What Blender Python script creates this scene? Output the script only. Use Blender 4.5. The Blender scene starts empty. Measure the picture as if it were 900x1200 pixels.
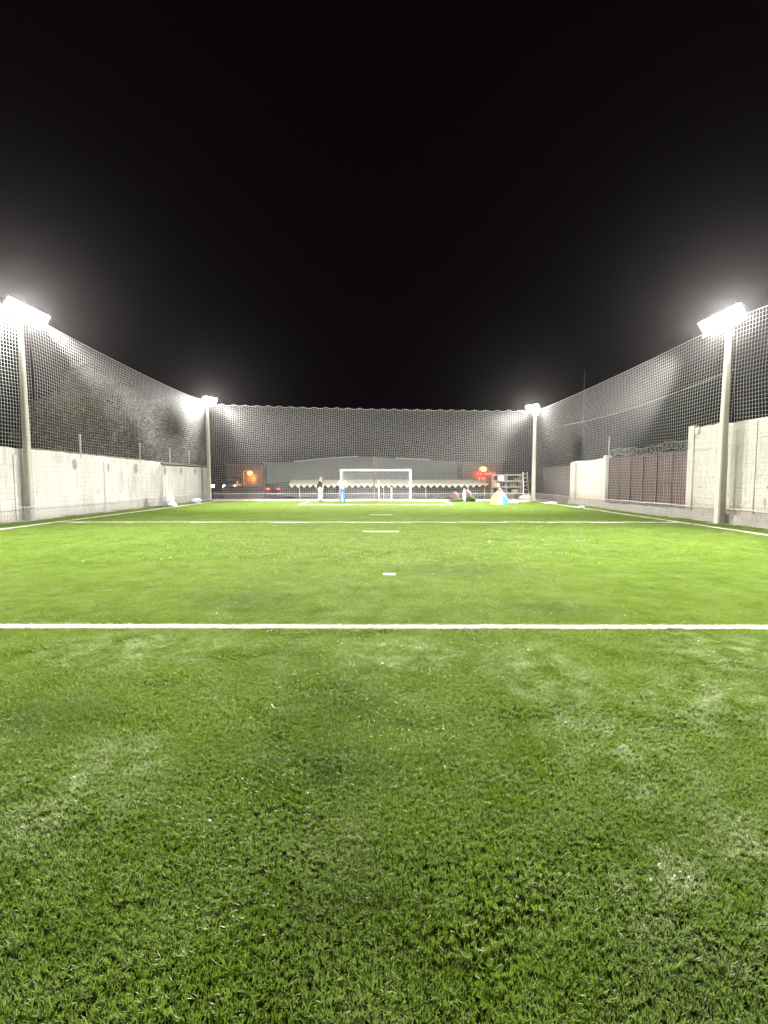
import bpy, bmesh, math, random
import numpy as np
from mathutils import Vector, Matrix

random.seed(7)
rng = np.random.default_rng(11)
C = bpy.context.scene.collection
S = bpy.context.scene
R = math.radians
PI = math.pi

# ------------------------------------------------------------------ camera, sky, exposure
CAM_H = 1.5
cam_d = bpy.data.cameras.new('camera')
cam_d.sensor_fit = 'HORIZONTAL'
cam_d.sensor_width = 36.0
cam_d.lens = 36.0 * 548.0 / 900.0
cam_d.clip_start = 0.05
cam_d.clip_end = 900
cam = bpy.data.objects.new('camera', cam_d)
C.objects.link(cam)
cam.location = (0, 0, CAM_H)
cam.rotation_euler = (R(90 - 3.97), 0, R(0.21))
S.camera = cam

wd = bpy.data.worlds.new('World')
S.world = wd
wd.use_nodes = True
wn = wd.node_tree.nodes
wn['Background'].inputs['Color'].default_value = (1.0, 0.5, 0.9, 1)
wn['Background'].inputs['Strength'].default_value = 0.0022

S.view_settings.view_transform = 'Standard'
S.view_settings.look = 'None'
S.view_settings.gamma = 1
S.view_settings.exposure = 0.0
S.view_settings.use_curve_mapping = False
S.cycles.use_denoising = True
S.cycles.max_bounces = 6
S.cycles.diffuse_bounces = 3
S.cycles.glossy_bounces = 2
S.cycles.transparent_max_bounces = 6
S.cycles.transmission_bounces = 3
S.cycles.volume_bounces = 0
S.cycles.caustics_reflective = False
S.cycles.caustics_refractive = False

LAMP = 450.0          # radiance of the floodlight glass
HEAD_W = 3300.0         # watts of each floodlight head
HAZE = 0.00005

# ------------------------------------------------------------------ helpers
def tag(o, label=None, cat=None, group=None, kind=None):
    if label: o['label'] = label
    if cat: o['category'] = cat
    if group: o['group'] = group
    if kind: o['kind'] = kind
    return o

def empty(name, loc, rz=0.0):
    o = bpy.data.objects.new(name, None)
    C.objects.link(o)
    o.empty_display_size = 0.2
    o.location = loc
    o.rotation_euler = (0, 0, rz)
    return o

def link_mesh(name, me, m, parent=None, smooth=False):
    o = bpy.data.objects.new(name, me)
    C.objects.link(o)
    if m is not None and len(me.materials) == 0:
        me.materials.append(m)
    if parent is not None:
        o.parent = parent
    if smooth:
        for p in me.polygons: p.use_smooth = True
    return o

def copy_tree(o, parent=None):
    c = o.copy()
    C.objects.link(c)
    c.parent = parent
    for ch in list(o.children):
        copy_tree(ch, c)
    return c

class MB:
    """collects simple shapes into one mesh"""
    def __init__(self):
        self.v = []; self.f = []
    def add(self, vs, fs):
        n = len(self.v)
        self.v += [tuple(p) for p in vs]
        self.f += [tuple(i + n for i in f) for f in fs]
    def box(self, c, s, rot=None, taper=1.0):
        hx, hy, hz = s[0] / 2, s[1] / 2, s[2] / 2
        vs = []
        for z, t in ((-hz, 1.0), (hz, taper)):
            for x, y in ((-hx, -hy), (hx, -hy), (hx, hy), (-hx, hy)):
                p = Vector((x * t, y * t, z))
                if rot is not None: p = rot @ p
                vs.append(p + Vector(c))
        self.add(vs, [(3, 2, 1, 0), (4, 5, 6, 7), (0, 1, 5, 4), (1, 2, 6, 5), (2, 3, 7, 6), (3, 0, 4, 7)])
        return self
    def tube(self, pts, radii, n=8, cap=True):
        pts = [Vector(p) for p in pts]
        if not hasattr(radii, '__len__'): radii = [radii] * len(pts)
        rings = []
        ref = Vector((0, 0, 1))
        vs = []
        for i, p in enumerate(pts):
            t = (pts[min(i + 1, len(pts) - 1)] - pts[max(i - 1, 0)]).normalized()
            a = t.cross(ref)
            if a.length < 1e-3: a = t.cross(Vector((1, 0, 0)))
            a.normalize(); b = t.cross(a)
            for k in range(n):
                w = 2 * PI * k / n
                vs.append(p + (a * math.cos(w) + b * math.sin(w)) * radii[i])
        fs = []
        for i in range(len(pts) - 1):
            for k in range(n):
                k2 = (k + 1) % n
                fs.append((i * n + k, i * n + k2, (i + 1) * n + k2, (i + 1) * n + k))
        if cap:
            fs.append(tuple(range(n - 1, -1, -1)))
            fs.append(tuple((len(pts) - 1) * n + k for k in range(n)))
        self.add(vs, fs)
        return self
    def prism(self, poly, axis_vec, depth, frame=None):
        """extrude polygon of (u,w) along an axis; frame maps (u,w,d)->xyz"""
        n = len(poly)
        vs = [frame(u, w, 0) for u, w in poly] + [frame(u, w, depth) for u, w in poly]
        fs = [tuple(range(n - 1, -1, -1)), tuple(range(n, 2 * n))]
        for i in range(n):
            j = (i + 1) % n
            fs.append((i, j, n + j, n + i))
        self.add(vs, fs)
        return self
    def build(self, name, m, parent=None, smooth=False, bevel=0.0, seg=2):
        me = bpy.data.meshes.new(name)
        me.from_pydata(self.v, [], self.f)
        bm = bmesh.new(); bm.from_mesh(me)
        bmesh.ops.recalc_face_normals(bm, faces=bm.faces)
        if bevel > 0:
            bmesh.ops.bevel(bm, geom=[e for e in bm.edges if e.calc_length() > bevel * 2.2], offset=bevel, segments=seg, affect='EDGES', profile=0.5)
        bm.to_mesh(me); bm.free()
        me.update()
        return link_mesh(name, me, m, parent, smooth)

def np_mesh(name, V, F):
    """F is an (n,k) int array"""
    V = np.asarray(V, dtype=np.float32); F = np.asarray(F, dtype=np.int32)
    me = bpy.data.meshes.new(name)
    me.vertices.add(len(V)); me.vertices.foreach_set('co', V.ravel())
    k = F.shape[1]
    me.loops.add(F.size); me.loops.foreach_set('vertex_index', F.ravel())
    me.polygons.add(len(F))
    me.polygons.foreach_set('loop_start', np.arange(0, F.size, k, dtype=np.int32))
    me.polygons.foreach_set('loop_total', np.full(len(F), k, dtype=np.int32))
    me.update(calc_edges=True)
    me.validate()
    return me

# ------------------------------------------------------------------ materials
def new_mat(name):
    m = bpy.data.materials.new(name)
    m.use_nodes = True
    nt = m.node_tree
    return m, nt, nt.nodes, nt.links, nt.nodes['Principled BSDF']

def plain(name, col, rough=0.6, metal=0.0, var=0.12, scale=6.0, bump=0.0, bscale=40.0):
    m, nt, N, L, b = new_mat(name)
    b.inputs['Roughness'].default_value = rough
    b.inputs['Metallic'].default_value = metal
    tc = N.new('ShaderNodeTexCoord')
    nz = N.new('ShaderNodeTexNoise'); nz.inputs['Scale'].default_value = scale; nz.inputs['Detail'].default_value = 5
    L.new(tc.outputs['Object'], nz.inputs['Vector'])
    mx = N.new('ShaderNodeMix'); mx.data_type = 'RGBA'
    mx.inputs['A'].default_value = (*[c * (1 - var) for c in col], 1)
    mx.inputs['B'].default_value = (*[min(1, c * (1 + var)) for c in col], 1)
    L.new(nz.outputs['Fac'], mx.inputs['Factor'])
    L.new(mx.outputs['Result'], b.inputs['Base Color'])
    if bump > 0:
        n2 = N.new('ShaderNodeTexNoise'); n2.inputs['Scale'].default_value = bscale; n2.inputs['Detail'].default_value = 4
        L.new(tc.outputs['Object'], n2.inputs['Vector'])
        bp = N.new('ShaderNodeBump'); bp.inputs['Strength'].default_value = bump; bp.inputs['Distance'].default_value = 0.02
        L.new(n2.outputs['Fac'], bp.inputs['Height']); L.new(bp.outputs['Normal'], b.inputs['Normal'])
    return m

def emit(name, col, strength):
    m, nt, N, L, b = new_mat(name)
    b.inputs['Base Color'].default_value = (*[0.12 * c for c in col], 1)
    b.inputs['Emission Color'].default_value = (*col, 1)
    b.inputs['Emission Strength'].default_value = strength
    return m

def mixrgb(N, L, fac, a, b, mode='MIX'):
    mx = N.new('ShaderNodeMix'); mx.data_type = 'RGBA'; mx.blend_type = mode
    for s, v in (('Factor', fac), ('A', a), ('B', b)):
        if isinstance(v, (tuple, list)): mx.inputs[s].default_value = (*v, 1) if len(v) == 3 else v
        elif isinstance(v, (int, float)): mx.inputs[s].default_value = v
        else: L.new(v, mx.inputs[s])
    return mx.outputs['Result']

def ramp(N, L, src, stops):
    r = N.new('ShaderNodeValToRGB')
    while len(r.color_ramp.elements) < len(stops): r.color_ramp.elements.new(0.5)
    for e, (p, c) in zip(r.color_ramp.elements, stops):
        e.position = p
        e.color = (c, c, c, 1) if isinstance(c, (int, float)) else (*c, 1)
    L.new(src, r.inputs['Fac'])
    return r.outputs['Color']

def noise(N, L, vec, scale, detail=4, rough=0.55):
    n = N.new('ShaderNodeTexNoise')
    n.inputs['Scale'].default_value = scale; n.inputs['Detail'].default_value = detail
    n.inputs['Roughness'].default_value = rough
    if vec is not None: L.new(vec, n.inputs['Vector'])
    return n.outputs['Fac']

def mapping(N, L, vec, scale=(1, 1, 1), loc=(0, 0, 0)):
    mp = N.new('ShaderNodeMapping'); mp.inputs['Scale'].default_value = scale; mp.inputs['Location'].default_value = loc
    L.new(vec, mp.inputs['Vector'])
    return mp.outputs['Vector']

def math_n(N, L, op, a, b=None, clamp=False):
    m = N.new('ShaderNodeMath'); m.operation = op; m.use_clamp = clamp
    for i, v in enumerate((a, b)):
        if v is None: continue
        if isinstance(v, (int, float)): m.inputs[i].default_value = v
        else: L.new(v, m.inputs[i])
    return m.outputs[0]

# pitch markings: name -> (x0, x1, y0, y1)
XL, XR = -11.40, 10.15
YH, YP, YA, YG = 4.60, 16.08, 27.3, 31.7
W2 = 0.055
LINES = [
    ('halfway_line', XL - 1.0, XR + 0.9, YH - W2, YH + W2, 'white halfway line running across the whole pitch nearest the camera'),
    ('penalty_line', XL, XR, YP - 0.06, YP + 0.06, 'white line across the full width of the far half'),
    ('goal_area_line', -5.15, 4.0, YA - 0.06, YA + 0.06, 'short white line of the goal area in front of the goal'),
    ('goal_line', XL, XR, YG - 0.06, YG + 0.06, 'white goal line along the far end'),
    ('touch_line', XL - W2, XL + W2, 4.6, YG, 'left touch line'),
    ('touch_line', XR - W2, XR + W2, 4.6, YG, 'right touch line'),
    ('goal_area_line', -5.15, -5.05, YA, YG, 'left side of goal area'),
    ('goal_area_line', 3.92, 4.02, YA, YG, 'right side of goal area'),
    ('penalty_mark', -0.66, 0.38, 13.16, 13.27, 'long white dash'),
    ('penalty_mark', -0.68, 0.24, 19.4, 19.52, 'far white dash'),
    ('centre_mark', -0.03, 0.15, 7.16, 7.27, 'small white dash'),
]

def line_mask(N, L):
    """1 on the white fibres of the markings, from the world position of the fibre"""
    geo = N.new('ShaderNodeNewGeometry')
    wob = N.new('ShaderNodeTexNoise'); wob.inputs['Scale'].default_value = 2.5; wob.inputs['Detail'].default_value = 3
    L.new(geo.outputs['Position'], wob.inputs['Vector'])
    w1 = N.new('ShaderNodeVectorMath'); w1.operation = 'MULTIPLY_ADD'
    L.new(wob.outputs['Color'], w1.inputs[0]); w1.inputs[1].default_value = (.03, .03, 0); w1.inputs[2].default_value = (-.015, -.015, 0)
    w2_ = N.new('ShaderNodeVectorMath'); L.new(geo.outputs['Position'], w2_.inputs[0]); L.new(w1.outputs[0], w2_.inputs[1])
    sep = N.new('ShaderNodeSeparateXYZ'); L.new(w2_.outputs[0], sep.inputs[0])
    acc = None
    for _, x0, x1, y0, y1, _l in LINES:
        cx = math_n(N, L, 'COMPARE', sep.outputs[0], (x0 + x1) / 2); cx.node.inputs[2].default_value = (x1 - x0) / 2
        cy = math_n(N, L, 'COMPARE', sep.outputs[1], (y0 + y1) / 2); cy.node.inputs[2].default_value = (y1 - y0) / 2
        p = math_n(N, L, 'MULTIPLY', cx, cy)
        acc = p if acc is None else math_n(N, L, 'MAXIMUM', acc, p)
    return geo.outputs['Position'], acc

def turf_material(name, blades):
    m, nt, N, L, b = new_mat(name)
    pos, mask = line_mask(N, L)
    big = noise(N, L, pos, 0.9, 4, 0.6)
    mid = noise(N, L, mapping(N, L, pos, (1, 1, 1), (7, 3, 0)), 3.0, 5, 0.65)
    patchy = noise(N, L, mapping(N, L, pos, (1, 1, 1), (1, 9, 0)), 5.0, 5, 0.7)
    fine = noise(N, L, pos, 140.0 if blades else 60.0, 2)
    g1 = mixrgb(N, L, ramp(N, L, big, [(0.35, 0), (0.65, 1)]), (0.116, 0.186, 0.016), (0.154, 0.234, 0.025))
    g2 = mixrgb(N, L, ramp(N, L, mid, [(0.40, 0.0), (0.70, 0.8)]), g1, (0.200, 0.275, 0.072))
    g2 = mixrgb(N, L, ramp(N, L, patchy, [(0.30, 0.55), (0.44, 0.0)]), g2, (0.060, 0.110, 0.014))
    # turf sheen painted in as pale areas, plus dark blotches, each with its own place on the pitch
    def blobs(lst):
        acc = None
        for cx, cy, rx, ry in lst:
            mp = mapping(N, L, pos, (1 / rx, 1 / ry, 0), (-cx / rx, -cy / ry, 0))
            ln = N.new('ShaderNodeVectorMath'); ln.operation = 'LENGTH'; L.new(mp, ln.inputs[0])
            v = math_n(N, L, 'SUBTRACT', 1.0, ln.outputs['Value'], clamp=True)
            acc = v if acc is None else math_n(N, L, 'MAXIMUM', acc, v)
        return acc
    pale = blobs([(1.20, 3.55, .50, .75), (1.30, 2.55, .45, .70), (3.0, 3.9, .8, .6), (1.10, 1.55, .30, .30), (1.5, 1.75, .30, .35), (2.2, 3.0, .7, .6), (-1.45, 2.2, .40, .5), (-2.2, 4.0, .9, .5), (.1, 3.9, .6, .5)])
    dark = blobs([(-.34, 2.95, .55, .40), (-.30, 2.25, .45, .40), (-2.1, 2.8, .6, .4), (-.15, 1.6, .5, .35), (-1.7, 5.6, .9, .5), (.9, 1.25, .5, .25), (2.0, 5.2, .8, .4), (1.2, 7.6, 1.4, .6)])
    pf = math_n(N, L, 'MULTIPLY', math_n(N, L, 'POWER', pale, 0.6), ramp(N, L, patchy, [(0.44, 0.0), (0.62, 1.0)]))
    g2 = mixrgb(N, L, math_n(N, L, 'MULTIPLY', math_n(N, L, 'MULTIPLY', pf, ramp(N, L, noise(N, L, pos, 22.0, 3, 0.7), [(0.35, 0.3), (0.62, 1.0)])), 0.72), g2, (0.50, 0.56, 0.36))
    df = math_n(N, L, 'MULTIPLY', math_n(N, L, 'POWER', dark, 0.7), ramp(N, L, patchy, [(0.36, 0.05), (0.60, 0.65)]))
    g2 = mixrgb(N, L, df, g2, (0.055, 0.090, 0.020))
    g3 = mixrgb(N, L, ramp(N, L, fine, [(0.3, 0), (0.7, 1)]), mixrgb(N, L, 1.0, g2, (0.72, 0.75, 0.7), 'MULTIPLY'), g2)
    col = mixrgb(N, L, mask, g3, (0.66, 0.66, 0.61))
    L.new(col, b.inputs['Base Color'])
    if blades:
        # flattened patches are glossier
        sheen0 = noise(N, L, mapping(N, L, pos, (1, 0.8, 1), (2.3, 5.1, 0)), 1.5, 3, 0.6)
        rg = math_n(N, L, 'MULTIPLY_ADD', math_n(N, L, 'SUBTRACT', ramp(N, L, sheen0, [(0.42, 1.0), (0.66, 0.25)]), math_n(N, L, 'MULTIPLY', pf, 0.9), clamp=True), 0.32)
        rg.node.inputs[2].default_value = 0.24
        L.new(rg, b.inputs['Roughness'])
        b.inputs['Specular IOR Level'].default_value = 0.55
        tr = N.new('ShaderNodeBsdfTranslucent'); L.new(col, tr.inputs['Color'])
        mix = N.new('ShaderNodeMixShader'); mix.inputs[0].default_value = 0.40
        L.new(b.outputs[0], mix.inputs[1]); L.new(tr.outputs[0], mix.inputs[2])
        L.new(mix.outputs[0], N['Material Output'].inputs['Surface'])
    else:
        b.inputs['Roughness'].default_value = 0.9
        dk = mixrgb(N, L, 1.0, col, (0.45, 0.5, 0.42), 'MULTIPLY')
        L.new(dk, b.inputs['Base Color'])
        bp = N.new('ShaderNodeBump'); bp.inputs['Strength'].default_value = 0.7; bp.inputs['Distance'].default_value = 0.02
        L.new(fine, bp.inputs['Height']); L.new(bp.outputs['Normal'], b.inputs['Normal'])
    return m

def wall_paint(name, base=(0.72, 0.717, 0.70), grime=(0.20, 0.18, 0.145), zlo=0.0, courses=True, dirt=0.55):
    m, nt, N, L, b = new_mat(name)
    geo = N.new('ShaderNodeNewGeometry'); pos = geo.outputs['Position']
    sep = N.new('ShaderNodeSeparateXYZ'); L.new(pos, sep.inputs[0])
    n1 = noise(N, L, pos, 0.7, 6, 0.65)
    n2 = noise(N, L, mapping(N, L, pos, (1.0, 2.6, 0.35)), 1.3, 5, 0.65)      # vertical runs
    n3 = noise(N, L, pos, 9.0, 5, 0.7)
    c = mixrgb(N, L, ramp(N, L, n1, [(0.35, 0), (0.70, 0.8)]), base, tuple(x * 0.70 for x in base))
    c = mixrgb(N, L, ramp(N, L, n2, [(0.52, 0), (0.74, dirt)]), c, grime)
    # rusty, splashed band along the foot of the wall
    low = math_n(N, L, 'SUBTRACT', sep.outputs[2], zlo)
    lowm = ramp(N, L, math_n(N, L, 'MULTIPLY', low, 1.0), [(0.0, 1.0), (0.22, 0.25), (0.5, 0.0)])
    lowf = math_n(N, L, 'MULTIPLY', lowm, ramp(N, L, n3, [(0.35, 0.15), (0.65, 0.9)]))
    c = mixrgb(N, L, lowf, c, (0.30, 0.19, 0.115))
    c = mixrgb(N, L, ramp(N, L, n3, [(0.58, 0), (0.74, 0.55)]), c, (0.25, 0.23, 0.20))
    L.new(c, b.inputs['Base Color'])
    b.inputs['Roughness'].default_value = 0.75
    bp = N.new('ShaderNodeBump'); bp.inputs['Strength'].default_value = 0.75; bp.inputs['Distance'].default_value = 0.06
    h = n3
    if courses:
        br = N.new('ShaderNodeTexBrick'); br.inputs['Scale'].default_value = 1.0
        br.inputs['Mortar Size'].default_value = 0.015; br.inputs['Mortar Smooth'].default_value = 0.6
        br.inputs['Brick Width'].default_value = 0.42; br.inputs['Row Height'].default_value = 0.2
        cmb = N.new('ShaderNodeCombineXYZ'); L.new(sep.outputs[1], cmb.inputs[0]); L.new(sep.outputs[2], cmb.inputs[1])
        L.new(cmb.outputs[0], br.inputs['Vector'])
        h = math_n(N, L, 'SUBTRACT', math_n(N, L, 'MULTIPLY', n3, 0.8), math_n(N, L, 'MULTIPLY', br.outputs['Fac'], 0.35))
    L.new(h, bp.inputs['Height']); L.new(bp.outputs['Normal'], b.inputs['Normal'])
    return m

M = {}
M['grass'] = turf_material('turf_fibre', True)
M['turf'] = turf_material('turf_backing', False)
M['white_fibre'] = plain('white_fibre', (0.70, 0.70, 0.65), 0.6, var=0.08, scale=30)
M['paint_left'] = wall_paint('white_limewash')
M['paint_right'] = wall_paint('cream_render', (0.62, 0.60, 0.55), zlo=0.45)
M['concrete'] = plain('rough_concrete', (0.36, 0.33, 0.29), 0.9, var=0.35, scale=3, bump=0.9, bscale=14)
M['kerb'] = plain('pale_concrete', (0.42, 0.40, 0.36), 0.85, var=0.3, scale=2.0, bump=0.6, bscale=18)
M['soil'] = plain('dark_ground', (0.055, 0.05, 0.045), 0.95, var=0.4, scale=0.4, bump=0.5, bscale=6)
M['coping'] = plain('red_brick', (0.17, 0.10, 0.08), 0.85, var=0.35, scale=4, bump=0.7, bscale=20)
M['stain'] = plain('grey_stain', (0.27, 0.27, 0.265), 0.9, var=0.2)
M['pole'] = plain('pole_concrete', (0.44, 0.42, 0.37), 0.7, var=0.22, scale=2.2, bump=0.35, bscale=25)
M['steel'] = plain('dull_steel', (0.35, 0.35, 0.34), 0.45, 0.7, var=0.2)
M['dark_metal'] = plain('dark_metal', (0.05, 0.05, 0.05), 0.5, 0.4)
M['lamp'] = emit('led_glass', (1.0, 0.965, 0.86), LAMP)
M['net'] = plain('net_twine', (0.48, 0.48, 0.49), 0.6, var=0.1, scale=1.5)
M['goal_white'] = plain('goal_white', (0.85, 0.85, 0.83), 0.35, var=0.03)
M['gate_brown'] = plain('gate_brown', (0.080, 0.036, 0.032), 0.6, var=0.25, scale=1.8, bump=0.2)
M['brown_wall'] = plain('brown_wall', (0.075, 0.05, 0.046), 0.85, var=0.25, scale=1.2, bump=0.5, bscale=12)
M['razor'] = plain('galvanised_wire', (0.42, 0.42, 0.41), 0.4, 0.3)
M['bark'] = plain('bark', (0.10, 0.075, 0.05), 0.95, var=0.3, scale=5, bump=0.8, bscale=16)
M['leaf'] = plain('leaf', (0.058, 0.056, 0.020), 0.6, var=0.45, scale=0.9)
M['wood'] = plain('weathered_wood', (0.20, 0.13, 0.09), 0.85, var=0.3, scale=3, bump=0.5)
M['metal_roof'] = plain('grey_cladding', (0.23, 0.25, 0.245), 0.55, 0.0, var=0.12, scale=0.5)
M['roof_edge'] = plain('pale_flashing', (0.75, 0.76, 0.72), 0.5)
M['awning'] = plain('cream_canvas', (0.86, 0.83, 0.70), 0.8, var=0.12, scale=1.2)
M['black'] = plain('near_black', (0.018, 0.017, 0.018), 0.6)
M['sack'] = plain('white_plastic_sack', (0.50, 0.51, 0.54), 0.45, var=0.12, scale=8, bump=0.6, bscale=14)
M['orange_lamp'] = emit('sodium_lamp', (1.0, 0.40, 0.09), 6.0)
M['headlight'] = emit('headlight', (1.0, 0.93, 0.85), 60.0)
M['tail'] = emit('tail_light', (1.0, 0.05, 0.03), 10.0)
M['amber'] = emit('amber_light', (1.0, 0.5, 0.12), 14.0)
M['sign_red'] = emit('sign_red', (1.0, 0.035, 0.05), 0.80)
M['sign_white'] = emit('sign_white', (1.0, 0.62, 0.62), 1.1)
M['skin'] = plain('skin', (0.32, 0.17, 0.11), 0.55, var=0.05)
M['hair'] = plain('hair', (0.014, 0.012, 0.011), 0.6)
M['shirt_dark'] = plain('dark_shirt', (0.018, 0.013, 0.018), 0.85)
M['trouser_beige'] = plain('beige_cloth', (0.42, 0.385, 0.31), 0.85)
M['shirt_white'] = plain('white_shirt', (0.74, 0.80, 0.79), 0.85, var=0.06)
M['jeans'] = plain('denim', (0.065, 0.13, 0.20), 0.85, var=0.2)
M['shoe'] = plain('shoe', (0.04, 0.04, 0.035), 0.6)
M['cloth_blue'] = plain('tent_blue', (0.06, 0.25, 0.58), 0.7, var=0.06)
M['cloth_yellow'] = plain('tent_yellow', (0.58, 0.40, 0.13), 0.7, var=0.06)
M['cloth_pink'] = plain('tent_pink', (0.55, 0.22, 0.22), 0.7, var=0.06)
M['cloth_white'] = plain('tent_white', (0.58, 0.58, 0.57), 0.7, var=0.05)
M['cloth_red'] = plain('tent_red', (0.36, 0.07, 0.08), 0.7, var=0.1)
M['glass_dark'] = plain('dark_glass', (0.02, 0.022, 0.025), 0.1)
M['car_silver'] = plain('silver_paint', (0.42, 0.43, 0.45), 0.3, 0.4, var=0.03)
M['car_dark'] = plain('dark_paint', (0.03, 0.032, 0.04), 0.3, 0.2, var=0.03)
M['car_red'] = plain('red_paint', (0.30, 0.03, 0.025), 0.3, 0.1, var=0.03)
M['rubber'] = plain('rubber', (0.02, 0.02, 0.02), 0.8)
M['rack_steel'] = plain('rack_cream', (0.24, 0.23, 0.20), 0.6, var=0.15)
M['box_white'] = plain('white_carton', (0.80, 0.79, 0.72), 0.7)
M['box_brown'] = plain('brown_carton', (0.34, 0.24, 0.15), 0.8)
M['box_dark'] = plain('dark_carton', (0.08, 0.075, 0.07), 0.8)
M['turf_roll'] = plain('turf_offcut', (0.022, 0.042, 0.010), 0.9, var=0.4, scale=14, bump=1.0, bscale=60)
M['sack_brown'] = plain('brown_sack', (0.10, 0.06, 0.06), 0.85, var=0.25, scale=6, bump=0.5)
M['sand'] = plain('yellow_sand', (0.58, 0.44, 0.20), 0.9, var=0.3, scale=5, bump=0.6)
M['aluminium'] = plain('aluminium', (0.55, 0.55, 0.53), 0.4, 0.5)

# ------------------------------------------------------------------ ground
def ground_z(x, y):
    def sm(a, b, t):
        t = max(0.0, min(1.0, (t - a) / (b - a)))
        return t * t * (3 - 2 * t)
    return -0.03 - 1.25 * sm(35.5, 40, y) * sm(-16, -10, x) * (1 - sm(22, 30, x))

xs = np.concatenate([[-320, -120, -60, -35], np.arange(-24, 36, 2.0), [45, 70, 140, 320]])
ys = np.concatenate([[-60, -30, -10], np.arange(0, 34, 4.0), np.arange(34, 44, 1.0), [48, 56, 70, 90, 130, 240, 500]])
gv = [(x, y, ground_z(x, y)) for y in ys for x in xs]
nx = len(xs)
gf = [(j * nx + i, j * nx + i + 1, (j + 1) * nx + i + 1, (j + 1) * nx + i) for j in range(len(ys) - 1) for i in range(nx - 1)]
me = bpy.data.meshes.new('ground'); me.from_pydata(gv, [], gf)
tag(link_mesh('ground', me, M['soil']), kind='structure')

pb = MB()
V = [(-12.75, -6, 0), (11.05, -6, 0), (11.05, 32.35, 0), (-12.75, 32.35, 0)]
pb.add(V, [(0, 1, 2, 3)])
tag(pb.build('pitch', M['turf']), kind='structure')
pv = MB()
pv.box((-12.92, 14, -0.005), (0.36, 40, 0.05)); pv.box((11.28, 14, -0.005), (0.46, 40, 0.05))
tag(pv.build('concrete_path', M['kerb']), kind='structure')
kb = MB()
kb.box((-1.0, 32.62, 0.04), (23.5, 0.5, 0.13))
tag(kb.build('kerb', M['kerb'], bevel=0.012), kind='structure')

# ------------------------------------------------------------------ turf fibres: a tuft patch repeated over the pitch
def blade_patch(radius, inner, spacing, per, hmin, hmax, width, seed):
    r = np.random.default_rng(seed)
    n = int(2 * radius / spacing)
    gx, gy = np.meshgrid((np.arange(n) + .5) / n * 2 * radius - radius, (np.arange(n) + .5) / n * 2 * radius - radius)
    p = np.stack([gx.ravel(), gy.ravel()], 1) + r.normal(0, spacing * 0.28, (n * n, 2))
    d = np.hypot(p[:, 0], p[:, 1])
    keep = r.random(len(p)) < np.clip((radius - d) / (radius - inner), 0, 1)
    p = p[keep]
    nt = len(p)
    lean_t = r.normal(0, 0.20, (nt, 2))
    ht = r.uniform(0.8, 1.2, nt)
    base = np.repeat(p, per, 0) + r.normal(0, spacing * 0.22, (nt * per, 2))
    lean = np.repeat(lean_t, per, 0) + r.normal(0, 0.22, (nt * per, 2))
    h = np.repeat(ht, per) * r.uniform(hmin, hmax, nt * per)
    a = r.uniform(0, 2 * PI, nt * per)
    wx, wy = np.cos(a) * width / 2, np.sin(a) * width / 2
    nb = nt * per
    V = np.zeros((nb, 5, 3))
    z0 = -0.002
    V[:, 0] = np.stack([base[:, 0] - wx, base[:, 1] - wy, np.full(nb, z0)], 1)
    V[:, 1] = np.stack([base[:, 0] + wx, base[:, 1] + wy, np.full(nb, z0)], 1)
    mx, my = base[:, 0] + lean[:, 0] * h * 0.42, base[:, 1] + lean[:, 1] * h * 0.42
    V[:, 2] = np.stack([mx + wx * .95, my + wy * .95, h * 0.58], 1)
    V[:, 3] = np.stack([mx - wx * .95, my - wy * .95, h * 0.58], 1)
    sq = 1 / np.sqrt(1 + (lean ** 2).sum(1))
    V[:, 4] = np.stack([base[:, 0] + lean[:, 0] * h * 1.25, base[:, 1] + lean[:, 1] * h * 1.25, h * sq], 1)
    idx = np.arange(nb)[:, None] * 5
    T = np.concatenate([idx + np.array([[0, 1, 2]]), idx + np.array([[0, 2, 3]]), idx + np.array([[3, 2, 4]])], 0)
    return V.reshape(-1, 3), T

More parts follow.
